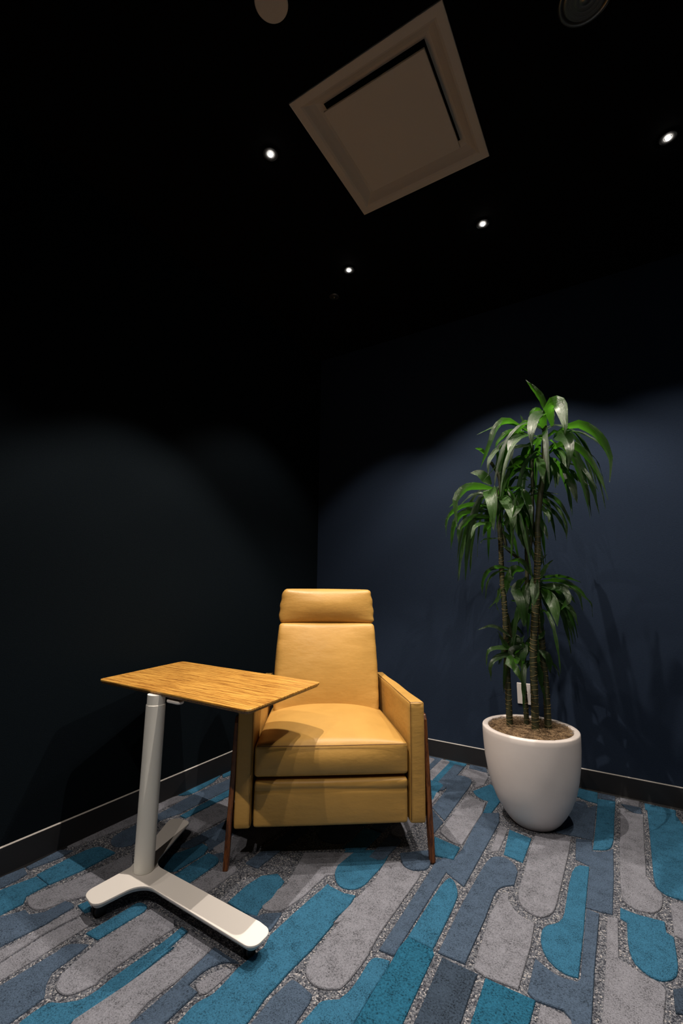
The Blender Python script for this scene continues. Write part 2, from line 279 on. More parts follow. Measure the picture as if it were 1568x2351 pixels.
def carpet_mat(name, c, grain=900, amp=.35, bs=1.0, dist=.004):
    m = mat(name, c, .95); b = bsdf(m); v = coords(m)
    f = noise(m, v, grain*.30, 3, .7)
    big = noise(m, v, 22, 3, .6)
    a = N(m, 'ShaderNodeMath', operation='MULTIPLY_ADD'); L(m, big, a.inputs[0]); a.inputs[1].default_value = .35; L(m, f, a.inputs[2])
    col = ramp(m, a.outputs[0], [(.50, scl(c, 1-amp*2.0)), (.60, scl(c, 1-amp*.6)), (.70, c), (.85, scl(c, 1+amp*.7))])
    L(m, col, b.inputs['Base Color'])
    L(m, bump(m, f, bs, dist), b.inputs['Normal'])
    b.inputs['Specular IOR Level'].default_value = .1
    return m
TEAL = (0.034, 0.136, 0.235); GREY = (0.212, 0.220, 0.258); SLATE = (0.066, 0.100, 0.155)
M_C = {
 'T': carpet_mat('teal_cut_pile', TEAL),
 'U': carpet_mat('deep_teal_long_pile', (0.018, 0.112, 0.195), 600, .38, 1.0, .006),
 'G': carpet_mat('grey_cut_pile', GREY),
 'N': carpet_mat('slate_cut_pile', SLATE),
 'D': carpet_mat('dark_slate_loop_pile', (0.040, 0.060, 0.092), 650, .38, 1.0, .005),
}
m = M_S = mat('speckled_loop_carpet', GREY, .95); v = coords(m)
vo = N(m, 'ShaderNodeTexVoronoi'); vo.inputs['Scale'].default_value = 260; L(m, v, vo.inputs['Vector'])
sep = N(m, 'ShaderNodeSeparateColor'); L(m, vo.outputs['Color'], sep.inputs['Color'])
col = ramp(m, sep.outputs['Red'], [(0, (.04,.045,.06)), (.2, (.09,.10,.125)), (.45, (.15,.16,.19)), (.74, (.23,.24,.27)), (.92, (.44,.43,.44))], 'CONSTANT')
L(m, col, bsdf(m).inputs['Base Color'])
L(m, bump(m, vo.outputs['Distance'], 1.0, -.005), bsdf(m).inputs['Normal'])
bsdf(m).inputs['Specular IOR Level'].default_value = .15

def wall_mat(name, c):
    m = mat(name, c, .9); v = coords(m)
    w1 = noise(m, v, 260, 3, .7)
    v2 = coords(m, (1, 1, 9)); w2 = noise(m, v2, 60, 3, .6)
    a = N(m, 'ShaderNodeMath', operation='MULTIPLY_ADD'); L(m, w2, a.inputs[0]); a.inputs[1].default_value = .6; L(m, w1, a.inputs[2])
    col = ramp(m, a.outputs[0], [(.5, scl(c, .78)), (1.05, scl(c, 1.22))])
    L(m, col, bsdf(m).inputs['Base Color']); L(m, bump(m, a.outputs[0], .5, .0015), bsdf(m).inputs['Normal'])
    bsdf(m).inputs['Specular IOR Level'].default_value = .06
    return m
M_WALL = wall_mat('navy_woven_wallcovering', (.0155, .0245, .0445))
M_WALL_L = wall_mat('shaded_navy_wallcovering', (.0022, .0044, .0066))  # weaker lamp light on the left wall is put into this darker colour
M_CEIL = mat('black_ceiling_paint', (.0030, .0030, .0032), .95, Specular_IOR_Level=.05)
v = coords(M_CEIL); L(M_CEIL, bump(M_CEIL, noise(M_CEIL, v, 60, 4), .2, .002), bsdf(M_CEIL).inputs['Normal'])
M_BASE = mat('charcoal_rubber_base', (.010, .0098, .0115), .55)
L(M_BASE, bump(M_BASE, noise(M_BASE, coords(M_BASE), 90, 3), .08, .001), bsdf(M_BASE).inputs['Normal'])
M_CAP = mat('lit_base_top_edge', (.42, .40, .38), .6)  # light caught along the base's top edge, painted as a pale colour
M_WHITE = mat('white_powder_coat', (.80, .765, .73), .38, Specular_IOR_Level=.4)
L(M_WHITE, bump(M_WHITE, noise(M_WHITE, coords(M_WHITE), 700, 2), .06, .0005), bsdf(M_WHITE).inputs['Normal'])
M_POST = mat('pale_grey_tube_paint', (.80, .79, .74), .36, Specular_IOR_Level=.45)
L(M_POST, bump(M_POST, noise(M_POST, coords(M_POST), 700, 2), .05, .0005), bsdf(M_POST).inputs['Normal'])
M_STEEL = mat('dark_steel_plate', (.10, .10, .11), .45, .4)
L(M_STEEL, bump(M_STEEL, noise(M_STEEL, coords(M_STEEL), 300, 2), .05, .0005), bsdf(M_STEEL).inputs['Normal'])
M_RUB = mat('black_caster_rubber', (.012, .012, .012), .5)
L(M_RUB, bump(M_RUB, noise(M_RUB, coords(M_RUB), 300, 2), .05, .0005), bsdf(M_RUB).inputs['Normal'])
M_VENT = mat('diffuser_enamel', (.62, .53, .42), .6)
L(M_VENT, bump(M_VENT, noise(M_VENT, coords(M_VENT), 50, 2), .03, .0005), bsdf(M_VENT).inputs['Normal'])
M_PLATE = mat('pale_plastic_plate', (.62, .58, .56), .4)
L(M_PLATE, bump(M_PLATE, noise(M_PLATE, coords(M_PLATE), 200, 2), .03, .0003), bsdf(M_PLATE).inputs['Normal'])
M_POT = mat('matte_white_glaze', (.72, .66, .63), .42, Specular_IOR_Level=.35)
v = coords(M_POT); pc = ramp(M_POT, noise(M_POT, v, 9, 4, .6), [(.3, (.71,.65,.62)), (.7, (.75,.69,.66))]); L(M_POT, pc, bsdf(M_POT).inputs['Base Color'])
L(M_POT, bump(M_POT, noise(M_POT, v, 14, 3), .06, .003), bsdf(M_POT).inputs['Normal'])

# leather
def leather(name, c):
    m = mat(name, c, .42, Specular_IOR_Level=.38); v = coords(m)
    big = noise(m, v, 5, 4, .6)
    col = ramp(m, big, [(.3, scl(c, .90)), (.7, scl(c, 1.08))]); L(m, col, bsdf(m).inputs['Base Color'])
    vo = N(m, 'ShaderNodeTexVoronoi'); vo.inputs['Scale'].default_value = 420; L(m, v, vo.inputs['Vector'])
    n1 = bump(m, vo.outputs['Distance'], .10, .0006)
    wr = noise(m, coords(m, (6, 6, 14)), 1.0, 4, .55)
    L(m, bump(m, wr, .30, .012, n1), bsdf(m).inputs['Normal'])
    rr = ramp(m, big, [(.3, (.40,)*3), (.7, (.50,)*3)]); L(m, rr, bsdf(m).inputs['Roughness'])
    return m
M_LEA = leather('mustard_leather', (.47, .268, .066))
M_SEAM = mat('leather_seam_thread', (.13, .055, .012), .7)
L(M_SEAM, bump(M_SEAM, noise(M_SEAM, coords(M_SEAM), 600, 2), .2, .0005), bsdf(M_SEAM).inputs['Normal'])

def wood(name, c1, c2, c3, vec_scale, s=1.0, rough=.38):
    m = mat(name, c2, rough); v = coords(m, vec_scale)
    n1 = noise(m, v, 5*s, 5, .65); n2 = noise(m, v, 26*s, 3, .7)
    a = N(m, 'ShaderNodeMath', operation='MULTIPLY_ADD'); L(m, n2, a.inputs[0]); a.inputs[1].default_value = .55; L(m, n1, a.inputs[2])
    L(m, ramp(m, a.outputs[0], [(.68, c1), (.755, c2), (.85, c3)]), bsdf(m).inputs['Base Color'])
    L(m, bump(m, a.outputs[0], .12, .0006), bsdf(m).inputs['Normal'])
    return m
M_BAM = wood('bamboo_veneer', (.17,.062,.009), (.44,.20,.034), (.60,.33,.070), (1.3, 42, 42), .8, .36)
M_BAME = wood('bamboo_ply_edge', (.05,.022,.006), (.20,.085,.018), (.36,.17,.04), (40, 40, 6), 1.0, .5)
M_WAL = wood('walnut_stained_wood', (.05,.014,.004), (.115,.035,.008), (.19,.062,.014), (20, 20, 2), 1.0, .38)

# plant
m = M_LEAF = mat('glossy_green_leaf', (.02,.07,.012), .34, Specular_IOR_Level=.55, Coat_Weight=.12, Coat_Roughness=.3)
v = coords(m, (1,1,1)); oi = N(m, 'ShaderNodeObjectInfo')
n1 = noise(m, v, 12, 3, .6)
a = N(m, 'ShaderNodeMath', operation='MULTIPLY_ADD'); L(m, oi.outputs['Random'], a.inputs[0]); a.inputs[1].default_value = .5; L(m, n1, a.inputs[2])
lc = ramp(m, a.outputs[0], [(.3, (.006,.020,.005)), (.65, (.012,.038,.007)), (1.0, (.026,.075,.010))]); L(m, lc, bsdf(m).inputs['Base Color'])
uv = N(m, 'ShaderNodeUVMap'); mp = N(m, 'ShaderNodeMapping'); mp.inputs['Scale'].default_value = (14, 1.2, 1); L(m, uv.outputs[0], mp.inputs['Vector'])
st = noise(m, mp.outputs['Vector'], 3, 2); st2 = noise(m, v, 26, 2)
L(m, bump(m, st2, .35, .004, bump(m, st, .9, .003)), bsdf(m).inputs['Normal'])
tr = N(m, 'ShaderNodeBsdfTranslucent'); tr.inputs['Color'].default_value = (.10, .36, .02, 1)
mx = N(m, 'ShaderNodeMixShader'); mx.inputs[0].default_value = .24
L(m, bsdf(m).outputs[0], mx.inputs[1]); L(m, tr.outputs[0], mx.inputs[2]); L(m, mx.outputs[0], m.node_tree.nodes['Material Output'].inputs[0])
m = M_CANE = mat('ringed_green_cane', (.045,.05,.016), .6); v = coords(m)
n1 = noise(m, v, 30, 3); L(m, ramp(m, n1, [(.3, (.018,.022,.009)), (.7, (.040,.042,.015))]), bsdf(m).inputs['Base Color'])
L(m, bump(m, noise(m, v, 160, 3), .4, .002), bsdf(m).inputs['Normal'])
M_RING = mat('tan_leaf_scar', (.24,.17,.065), .7)
L(M_RING, bump(M_RING, noise(M_RING, coords(M_RING), 300, 2), .2, .0005), bsdf(M_RING).inputs['Normal'])
m = M_SOIL = mat('coconut_fibre_bed', (.10,.06,.03), .95); v = coords(m)
n1 = noise(m, v, 60, 5, .7); L(m, ramp(m, n1, [(.3, (.03,.017,.008)), (.55, (.12,.07,.035)), (.75, (.24,.15,.08))]), bsdf(m).inputs['Base Color'])
L(m, bump(m, n1, 1.0, .01), bsdf(m).inputs['Normal'])
M_FIB = mat('coconut_fibre_strand', (.26,.165,.085), .85)
L(M_FIB, ramp(M_FIB, noise(M_FIB, coords(M_FIB), 40, 2), [(.35, (.10,.06,.03)), (.65, (.36,.24,.13))]), bsdf(M_FIB).inputs['Base Color'])
M_GLOW = mat('lamp_lens', (1,1,1), .4, Emission_Color=(1.0,.93,.86,1), Emission_Strength=22.0)
M_BLK = mat('matte_black_trim', (.006,.006,.006), .7)
L(M_BLK, bump(M_BLK, noise(M_BLK, coords(M_BLK), 100, 2), .05, .0005), bsdf(M_BLK).inputs['Normal'])
M_REFL = mat('brushed_reflector', (.16,.15,.13), .3, .8)
L(M_REFL, bump(M_REFL, noise(M_REFL, coords(M_REFL, (1,1,12)), 60, 2), .2, .001), bsdf(M_REFL).inputs['Normal'])

# ------------------------------------------------------------------ helpers
def mesh_obj(name, V, F, m, parent=None, smooth=False, uvs=None):
    me = bpy.data.meshes.new(name); me.from_pydata([tuple(v) for v in V], [], F); me.validate(); me.update()
    if m is not None: me.materials.append(m)
    if smooth: me.polygons.foreach_set('use_smooth', [True]*len(me.polygons))
    if uvs:
        ul = me.uv_layers.new(name='UVMap')
        for lp in me.loops: ul.data[lp.index].uv = uvs[lp.vertex_index]
    o = bpy.data.objects.new(name, me); COL.objects.link(o)
    if parent is not None: o.parent = parent
    return o
def tag(o, label=None, cat=None, group=None, kind=None):
    if label: o['label'] = label
    if cat: o['category'] = cat
    if group: o['group'] = group
    if kind: o['kind'] = kind
    return o
def empty(name, loc, rz=0.0):
    o = bpy.data.objects.new(name, None); COL.objects.link(o); o.location = loc; o.rotation_euler = (0, 0, rz); o.empty_display_size = .1
    return o
class MB:
    def __init__(s): s.V = []; s.F = []
    def add(s, V, F): k = len(s.V); s.V += [tuple(v) for v in V]; s.F += [tuple(i+k for i in f) for f in F]; return s
    def box(s, a, b):
        x0,y0,z0 = a; x1,y1,z1 = b
        return s.add([(x0,y0,z0),(x1,y0,z0),(x1,y1,z0),(x0,y1,z0),(x0,y0,z1),(x1,y0,z1),(x1,y1,z1),(x0,y1,z1)],
                     [(3,2,1,0),(4,5,6,7),(0,1,5,4),(1,2,6,5),(2,3,7,6),(3,0,4,7)])
    def loft(s, rings, cap0=True, cap1=True):
        n = len(rings[0]); V = [p for r in rings for p in r]; F = []
        for i in range(len(rings)-1):
            for j in range(n):
                k = (j+1) % n; F.append((i*n+j, i*n+k, (i+1)*n+k, (i+1)*n+j))
        if cap0: F.append(tuple(range(n-1, -1, -1)))
        if cap1: F.append(tuple(range((len(rings)-1)*n, len(rings)*n)))
        return s.add(V, F)
    def lathe(s, prof, c=(0,0,0), n=32, cap0=True, cap1=True):
        rings = [[(c[0]+r*math.cos(2*math.pi*j/n), c[1]+r*math.sin(2*math.pi*j/n), c[2]+z) for j in range(n)] for r, z in prof]
        return s.loft(rings, cap0, cap1)
    def tube(s, pts, rad, n=8):
        pts = [Vector(p) for p in pts]; rings = []; up = None
        for i, p in enumerate(pts):
            t = (pts[min(i+1, len(pts)-1)] - pts[max(i-1, 0)]).normalized()
            if up is None:
                up = Vector((0,0,1)) if abs(t.z) < .9 else Vector((1,0,0))
            a = (up - t*up.dot(t)).normalized(); b = t.cross(a); up = a
            r = rad[i] if isinstance(rad, (list, tuple)) else rad
            rings.append([p + (a*math.cos(2*math.pi*j/n) + b*math.sin(2*math.pi*j/n))*r for j in range(n)])
        return s.loft(rings)
    def build(s, name, m, parent=None, smooth=False): return mesh_obj(name, s.V, s.F, m, parent, smooth)
def bevel(o, w, seg=2, ang=35):
    b = o.modifiers.new('bevel', 'BEVEL'); b.width = w; b.segments = seg; b.limit_method = 'ANGLE'; b.angle_limit = math.radians(ang); b.harden_normals = False
    o.data.polygons.foreach_set('use_smooth', [True]*len(o.data.polygons))
    if len(o.data.polygons): 
        wn = o.modifiers.new('wn', 'WEIGHTED_NORMAL'); wn.keep_sharp = True
    return o
def round_poly(P, R, n=6):
    """fillet the corners of polygon P (2D); R radius or list"""
    out = []; k = len(P)
    for i in range(k):
        a, b, c = Vector(P[i-1]), Vector(P[i]), Vector(P[(i+1) % k]); r = R[i] if isinstance(R, (list, tuple)) else R
        u = (a-b); w = (c-b); lu, lw = u.length, w.length; u /= lu; w /= lw
        ang = math.acos(max(-1, min(1, u.dot(w)))); d = min(r/math.tan(ang/2), lu*.49, lw*.49)
        if r <= 0: out.append(tuple(b)); continue
        p0 = b+u*d; p1 = b+w*d; rr = d*math.tan(ang/2)
        cen = b + (u+w).normalized()*(rr/math.sin(ang/2))
        a0 = math.atan2(p0.y-cen.y, p0.x-cen.x); a1 = math.atan2(p1.y-cen.y, p1.x-cen.x)
        da = (a1-a0+math.pi) % (2*math.pi) - math.pi
        for j in range(n+1): t = a0+da*j/n; out.append((cen.x+rr*math.cos(t), cen.y+rr*math.sin(t)))
    return out
def inset(P, d):
    k = len(P); out = []
    for i in range(k):
        a, b, c = Vector(P[i-1]), Vector(P[i]), Vector(P[(i+1) % k])
        u = (b-a); w = (c-b)
        if u.length < 1e-6 or w.length < 1e-6: out.append(tuple(b)); continue
        u.normalize(); w.normalize(); n1 = Vector((-u.y, u.x)); n2 = Vector((-w.y, w.x)); nn = n1+n2
        if nn.length < .2: out.append(tuple(b)); continue
        nn.normalize(); q = b + nn*(d/max(.5, nn.dot(n1))); out.append((q.x, q.y))
    return out
def slab(P, levels):
    """loft of polygon P through (inset, z) levels, capped"""
    mb = MB(); mb.loft([[(x, y, z) for x, y in (inset(P, d) if d else P)] for d, z in levels]); return mb
def catmull(P, n=6):
    P = [Vector(p) for p in P]
    if len(P) < 3: return [P[0].lerp(P[-1], i/n) for i in range(n+1)]
    Q = [P[0]*2-P[1]] + P + [P[-1]*2-P[-2]]; out = []
    for i in range(1, len(Q)-2):
        a, b, c, d = Q[i-1:i+3]
        for j in range(n):
            t = j/n; out.append(.5*((2*b) + (c-a)*t + (2*a-5*b+4*c-d)*t*t + (3*b-a-3*c+d)*t**3))
    out.append(P[-1]); return out
def cushion(sx, sy, sz, r, puff=(0,0,0), n=14, p=2.0, warp=None):
    """rounded, puffed box centred at origin (full sizes); puff = outward crown of the x, y, z faces"""
    H = Vector((sx/2, sy/2, sz/2)); V = []; F = []; idx = {}
    def vid(q):
        key = tuple(round(c, 5) for c in q)
        if key in idx: return idx[key]
        Q = Vector(q)       # cube coords -1..1
        # more samples near the edges
        P0 = Vector([math.copysign(1-(1-abs(c))**1.6, c)*h for c, h in zip(Q, H)])
        inner = Vector([max(-(h-r), min(h-r, c)) for c, h in zip(P0, H)])
        d = P0-inner
        if d.length > 1e-9: d = d.normalized()*r
        pt = inner+d
        u = [max(-1, min(1, c/h)) for c, h in zip(pt, H)]
        for k in range(3):
            i, j = (k+1) % 3, (k+2) % 3
            pt[k] += math.copysign(1, u[k])*abs(u[k])**4*puff[k]*(1-abs(u[i])**p)*(1-abs(u[j])**p)
        if warp: pt = Vector(warp(pt, u))
        idx[key] = len(V); V.append(pt); return idx[key]
    for k in range(3):
        i, j = (k+1) % 3, (k+2) % 3
        for sgn in (-1, 1):
            for a in range(n):
                for b in range(n):
                    q = []
                    for da, db in ((0,0),(1,0),(1,1),(0,1)):
                        c = [0,0,0]; c[k] = sgn; c[i] = -1+2*(a+da)/n; c[j] = -1+2*(b+db)/n; q.append(vid(c))
                    F.append(tuple(q) if sgn > 0 else tuple(reversed(q)))
    mb = MB(); mb.V = [tuple(v) for v in V]; mb.F = F; return mb

# ------------------------------------------------------------------ room shell
XR, YB = 3.6, -4.6
fl = MB().box((0, YB, -.05), (XR, 0, 0)).build('floor', M_S); tag(fl, 'patterned carpet floor in teal, grey and slate', kind='structure')
ce = MB()
# ceiling with a square opening for the air diffuser
VX0, VX1, VY0, VY1 = 1.010, 1.615, -1.727, -1.117
o_ = .022
for a, b in (((0, YB), (VX0+o_, 0)), ((VX1-o_, YB), (XR, 0)), ((VX0+o_, YB), (VX1-o_, VY0+o_)), ((VX0+o_, VY1-o_), (VX1-o_, 0))):
    ce.box((a[0], a[1], CEIL), (b[0], b[1], CEIL+.06))
tag(ce.build('ceiling', M_CEIL), 'matte black ceiling', kind='structure')
tag(MB().box((-.1, YB, -.05), (0, 0.1, CEIL+.06)).build('wall_left', M_WALL_L), 'navy wall on the left, its dimness painted into the colour', kind='structure')
tag(MB().box((0, 0, -.05), (XR, .1, CEIL+.06)).build('wall_back', M_WALL), 'navy wall behind the potted plant', kind='structure')
def baseboard(name, label, horizontal):
    e = empty(name, (0, 0, 0)); tag(e, label, kind='structure')
    H, T = .101, .009
    prof = [(0, 0), (T+.003, 0), (T, .008), (T, H-.003), (T-.001, H-.0012), (0, H-.0012)]
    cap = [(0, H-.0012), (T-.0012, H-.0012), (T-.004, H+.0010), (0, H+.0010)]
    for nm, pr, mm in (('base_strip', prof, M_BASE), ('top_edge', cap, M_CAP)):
        if horizontal: r0 = [(0, -a, z) for a, z in pr]; r1 = [(XR, -a, z) for a, z in pr]
        else: r0 = [(a, 0, z) for a, z in pr]; r1 = [(a, YB, z) for a, z in pr]
        mb = MB().loft([r0, r1]); o = mb.build(nm, mm, e)
        if nm == 'top_edge': o['label'] = 'thin top edge of the wall base, its lit line painted pale'
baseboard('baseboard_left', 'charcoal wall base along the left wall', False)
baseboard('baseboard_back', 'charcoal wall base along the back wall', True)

# ------------------------------------------------------------------ carpet pieces
for i, (c, s) in enumerate(CARPET):
    P = [tuple(float(v)/1000 for v in q.split(',')) for q in s.split()]
    Q = [P[0]]
    for p in P[1:]:
        if (Vector(p)-Vector(Q[-1])).length > .0035: Q.append(p)
    if (Vector(Q[0])-Vector(Q[-1])).length < .0035: Q.pop()
    h = .0042 + .00022*(i % 7)
    slab(Q, [(0, 0.0), (.0004, h*.6), (.0022, h)]).build('carpet_patch', M_C[c], fl)
rnd = random.Random(7)
# the pattern carries on outside the traced area: long round-ended bars running the same way
def bars(x0, x1, y0, y1):
    x = x0
    while x < x1:
        w = rnd.choice((.06, .08, .11, .14)); y = y0 + rnd.uniform(-.1, 0)
        while y < y1:
            l = rnd.uniform(.25, .7); c = rnd.choice('TGNGNT')
            a = max(y, y0); b = min(y+l, y1)
            if b-a > .1 and x+w < x1:
                P = round_poly([(x, a), (x+w, a), (x+w, b), (x, b)], [rnd.choice((0.004, w*.48)), rnd.choice((0.004, w*.48)), rnd.choice((.004, w*.48)), .004], 5)
                slab(P, [(0, 0), (.0004, .003), (.0022, .0052)]).build('carpet_patch', M_C[c], fl)
            y += l+.03
        x += w+rnd.choice((.012, .03, .035))
bars(2.16, 3.5, -2.6, -.02)
bars(.02, 2.12, -3.4, -2.26)
bars(.62, 1.16, -.95, -.02)
bars(.50, .76, -1.42, -.98)
bars(.51, .745, -1.655, -1.45)
bars(.78, 1.18, -1.14, -.96)
bars(.45, .60, -.75, -.02)

# ------------------------------------------------------------------ ceiling things
def frame_ring(mb, a, b):
    """two square rings (x0,x1,y0,y1,z) joined"""
    def q(t): x0,x1,y0,y1,z = t; return [(x0,y0,z),(x1,y0,z),(x1,y1,z),(x0,y1,z)]
    return q(a), q(b)
vent = empty('ceiling_diffuser', ((VX0+VX1)/2, (VY0+VY1)/2, CEIL)); tag(vent, 'square off-white air diffuser with a raised centre panel in the black ceiling', 'air vent')
def sq(h, z): return [(-h, -h, z), (h, -h, z), (h, h, z), (-h, h, z)]
HV = .3025
mb = MB()
mb.loft([sq(HV, 0), sq(HV, -.006), sq(HV-.004, -.008), sq(HV-.030, -.008), sq(HV-.033, -.006)], False, False)
bevel(mb.build('outer_frame', M_VENT, vent), .0008, 1)
mb = MB(); mb.loft([sq(HV-.033, -.006), sq(HV-.040, -.002), sq(HV-.055, .012), sq(HV-.072, .026), sq(HV-.088, .034), sq(.207, .037)], False, False)
mb.build('recessed_cone', M_VENT, vent)
MB().loft([sq(.207, .037), sq(.207, .30)], False, True).build('dark_duct', M_BLK, vent)
pv = MB(); pv.loft([sq(.200, .006), sq(.2065, .004), sq(.2065, -.003), sq(.205, -.004)]); bevel(pv.build('centre_panel', M_VENT, vent), .001, 1)
for a in (-1, 1):
    MB().box((a*.12-.006, -.01, .006), (a*.12+.006, .01, .290)).build('hanger', M_VENT, vent)

def downlight(x, y, label):
    e = empty('downlight', (x, y, CEIL)); tag(e, label, 'ceiling light', 'pinhole lights in the ceiling')
    MB().lathe([(.030, 0), (.032, -.0015), (.030, -.003), (.016, -.003), (.0135, -.001), (.0135, .0)], n=28, cap0=False, cap1=False).build('trim_ring', M_BLK, e, True)
    MB().lathe([(.0100, -.0010), (.0095, -.004), (.0065, -.0075), (.0025, -.0090)], n=20).build('lamp_lens', M_GLOW, e, True)
for (x, y), lb in zip([(a[0], a[1]) for a in LAMPS[:4]],
    ['lit pinhole ceiling light left of the square diffuser', 'lit pinhole ceiling light to the lower right of the diffuser, above the plant',
     'lit pinhole ceiling light below the diffuser, lowest in the photo', 'lit pinhole ceiling light at the right edge of the photo']):
    downlight(x, y, lb)
e = empty('ceiling_disc', (1.149, -1.992, CEIL)); tag(e, 'flat round off-white cover disc on the ceiling at the top edge', 'ceiling cover')
MB().lathe([(.052, 0), (.053, -.004), (.050, -.006), (.020, -.0065)], n=40).build('cover_plate', M_VENT, e)
MB().lathe([(.043, .0), (.043, -.002)], n=32).build('backing_ring', M_BLK, e)
e = empty('recessed_ceiling_fixture', (1.999, -1.500, CEIL)); tag(e, 'dark unlit round fixture with a ribbed reflector at the top right of the ceiling', 'ceiling light')
MB().lathe([(.078, 0), (.080, -.004), (.076, -.008), (.068, -.008), (.066, -.002)], n=44, cap0=False, cap1=False).build('trim_ring', M_REFL, e, True)
MB().lathe([(.066, -.002), (.058, -.012), (.052, -.004), (.044, -.014), (.038, -.006), (.030, -.016), (.022, -.008), (.010, -.018)], n=40, cap0=False).build('ribbed_lens', M_REFL, e, True)

e = empty('sprinkler_cover', (.538, -.653, CEIL)); tag(e, 'tiny dark grey round cover on the ceiling nearest the room corner', 'ceiling cover')
MB().lathe([(.030, 0), (.031, -.003), (.028, -.005), (.010, -.006)], n=28).build('cover_plate', M_REFL, e, True)
MB().lathe([(.006, -.006), (.006, -.012), (.003, -.014)], n=12).build('button', M_REFL, e, True)
# ------------------------------------------------------------------ wall outlet
e = empty('outlet_plate', (1.441, -.0005, .439)); tag(e, 'pale blank wall plate low on the navy wall behind the plant stems', 'wall plate')
P = round_poly([(-.037, -.057), (.037, -.057), (.037, .057), (-.037, .057)], .003, 3)
mb = MB(); mb.loft([[(x, 0, z) for x, z in P], [(x, -.004, z) for x, z in P], [(x, -.006, z) for x, z in inset(P, .002)]]); mb.build('cover_plate', M_PLATE, e)
for z in (-.048, .048):
    mb = MB(); mb.loft([[(.0028*math.cos(t), y, z+.0028*math.sin(t)) for t in [k*math.pi/5 for k in range(10)]] for y in (-.005, -.0068)]); mb.build('screw', M_PLATE, e)

# ------------------------------------------------------------------ recliner
CH = empty('recliner_armchair', (0.95617, -1.26474, 0), math.radians(36.3))
tag(CH, 'mustard yellow leather recliner armchair with wooden legs facing the camera', 'armchair')
# arms: local x right, y back, z up
def arm(s):
    def warp(pt, u):
        y = pt.y + .335                     # 0 .. .67
        t = max(0, y/.67)
        inner, outer = .303 - .030*t, .366 - .050*t
        k = (pt.x/.0325+1)/2                # 0 inner 1 outer
        x = inner + (outer-inner)*k
        z = pt.z + .3555 - .004*t
        z += .0025*math.sin(y*19+s)*max(0, u[2])**3*.6
        return (s*x, y, z)
    mb = cushion(.065, .67, .441, .011, (.002, .004, .003), 16, 2.0, warp)
    if s < 0: mb.F = [tuple(reversed(f)) for f in mb.F]
    o = mb.build('armrest', M_LEA, CH, True)
    x0, x1 = .303, .273
    pts = [(s*(.3075-.030*t), .004+.66*t, .576-.004*t+.0006) for t in [i/16 for i in range(17)]]
    front = [(s*.3065, -.0018, .150), (s*.3068, -.0030, .36), (s*.3070, -.0020, .560), (s*.3072, .001, .573)]
    MB().tube(catmull(front, 4)[:-1]+[Vector(p) for p in pts], .0011, 6).build('seam', M_SEAM, o, True)
    cr = [(s*.3072, .001, .5765), (s*.335, -.0008, .5775), (s*.362, .002, .5745)]
    MB().tube(catmull(cr, 4), .0010, 6).build('seam', M_SEAM, o, True)
arm(-1); arm(1)
# seat cushion
def w_seat(pt, u):
    y = pt.y+.275
    z = pt.z + .372
    w = 1.0
    # dome on top, slight forward bulge
    if u[2] > 0:
        f = max(0, 1-abs(u[0])**2.6)*(1-abs(min(1,(y-.30)/.34))**2.2) if abs(y-.30) < .34 else 0
        z += .046*f*u[2]
        z -= .004*(abs(u[0])**6)*max(0, 1-y/.1)
    x = pt.x*(1-.10*max(0, (y-.02)/.55))
    return (x, y-.004, z)
seat = cushion(.592, .55, .118, .014, (.003, .024, .004), 26, 2.2, w_seat).build('seat_cushion', M_LEA, CH, True)
pts = [(x, -.0085-.0100*(1-abs(x/.296)**2.2), .4275-.002*(abs(x)/.29)**4) for x in [-.288+.576*i/24 for i in range(25)]]
MB().tube(pts, .0016, 6).build('seam', M_SEAM, seat, True)
# footrest panel with a soft folded top
def w_foot(pt, u):
    z = pt.z+.221
    f = max(0, 1-((z-.288)/.022)**2) if abs(z-.288) < .022 else 0
    d = max(0, 1-((z-.266-.007*math.cos(pt.x*6+.6))/.007)**2)
    y = pt.y+.022
    if u[1] < -.2: y += -.0045*f + .0045*d
    return (pt.x, y, z)
foot = cushion(.584, .05, .160, .010, (.002, .010, .002), 30, 2.2, w_foot).build('footrest_panel', M_LEA, CH, True)
# chair body under and behind
bd = MB().box((-.272, .05, .15), (.272, .62, .33)); bevel(bd.build('seat_base', M_LEA, CH), .01)
# backrest, leaning back and tapering upward, with crowned face
RB = (.625-.455)/(.825-.43)
def w_back(pt, u):
    z = pt.z + .620
    t = (z-.40)/.43
    hw = (.256 - .012*t) / .25
    if t < .12: hw *= 1-.10*(1-max(t,0)/.12)*0.6
    x = pt.x*hw
    y = pt.y + .485 + .20*(z-.43)
    # gathered corners
    if u[1] < 0:
        g = abs(u[0])**8
        y += .006*g*math.sin(z*85)*.5
    return (x, y, z)
back = cushion(.50, .13, .440, .017, (.010, .034, .004), 24, 2.0, w_back).build('backrest', M_LEA, CH, True)
for s in (-1, 1):
    pts = [(s*(.247-.012*((z-.40)/.43)), .485+.20*(z-.43)-.038, z) for z in [.46+.36*i/18 for i in range(19)]]
    MB().tube(pts, .0011, 6).build('seam', M_SEAM, back, True)
pts = [(x, .485+.20*(.826-.43)-.052-.006*(1-(x/.24)**2), .8275+.002*math.cos(x*6)) for x in [-.232+.464*i/16 for i in range(17)]]
MB().tube(pts, .0013, 6).build('seam', M_SEAM, back, True)
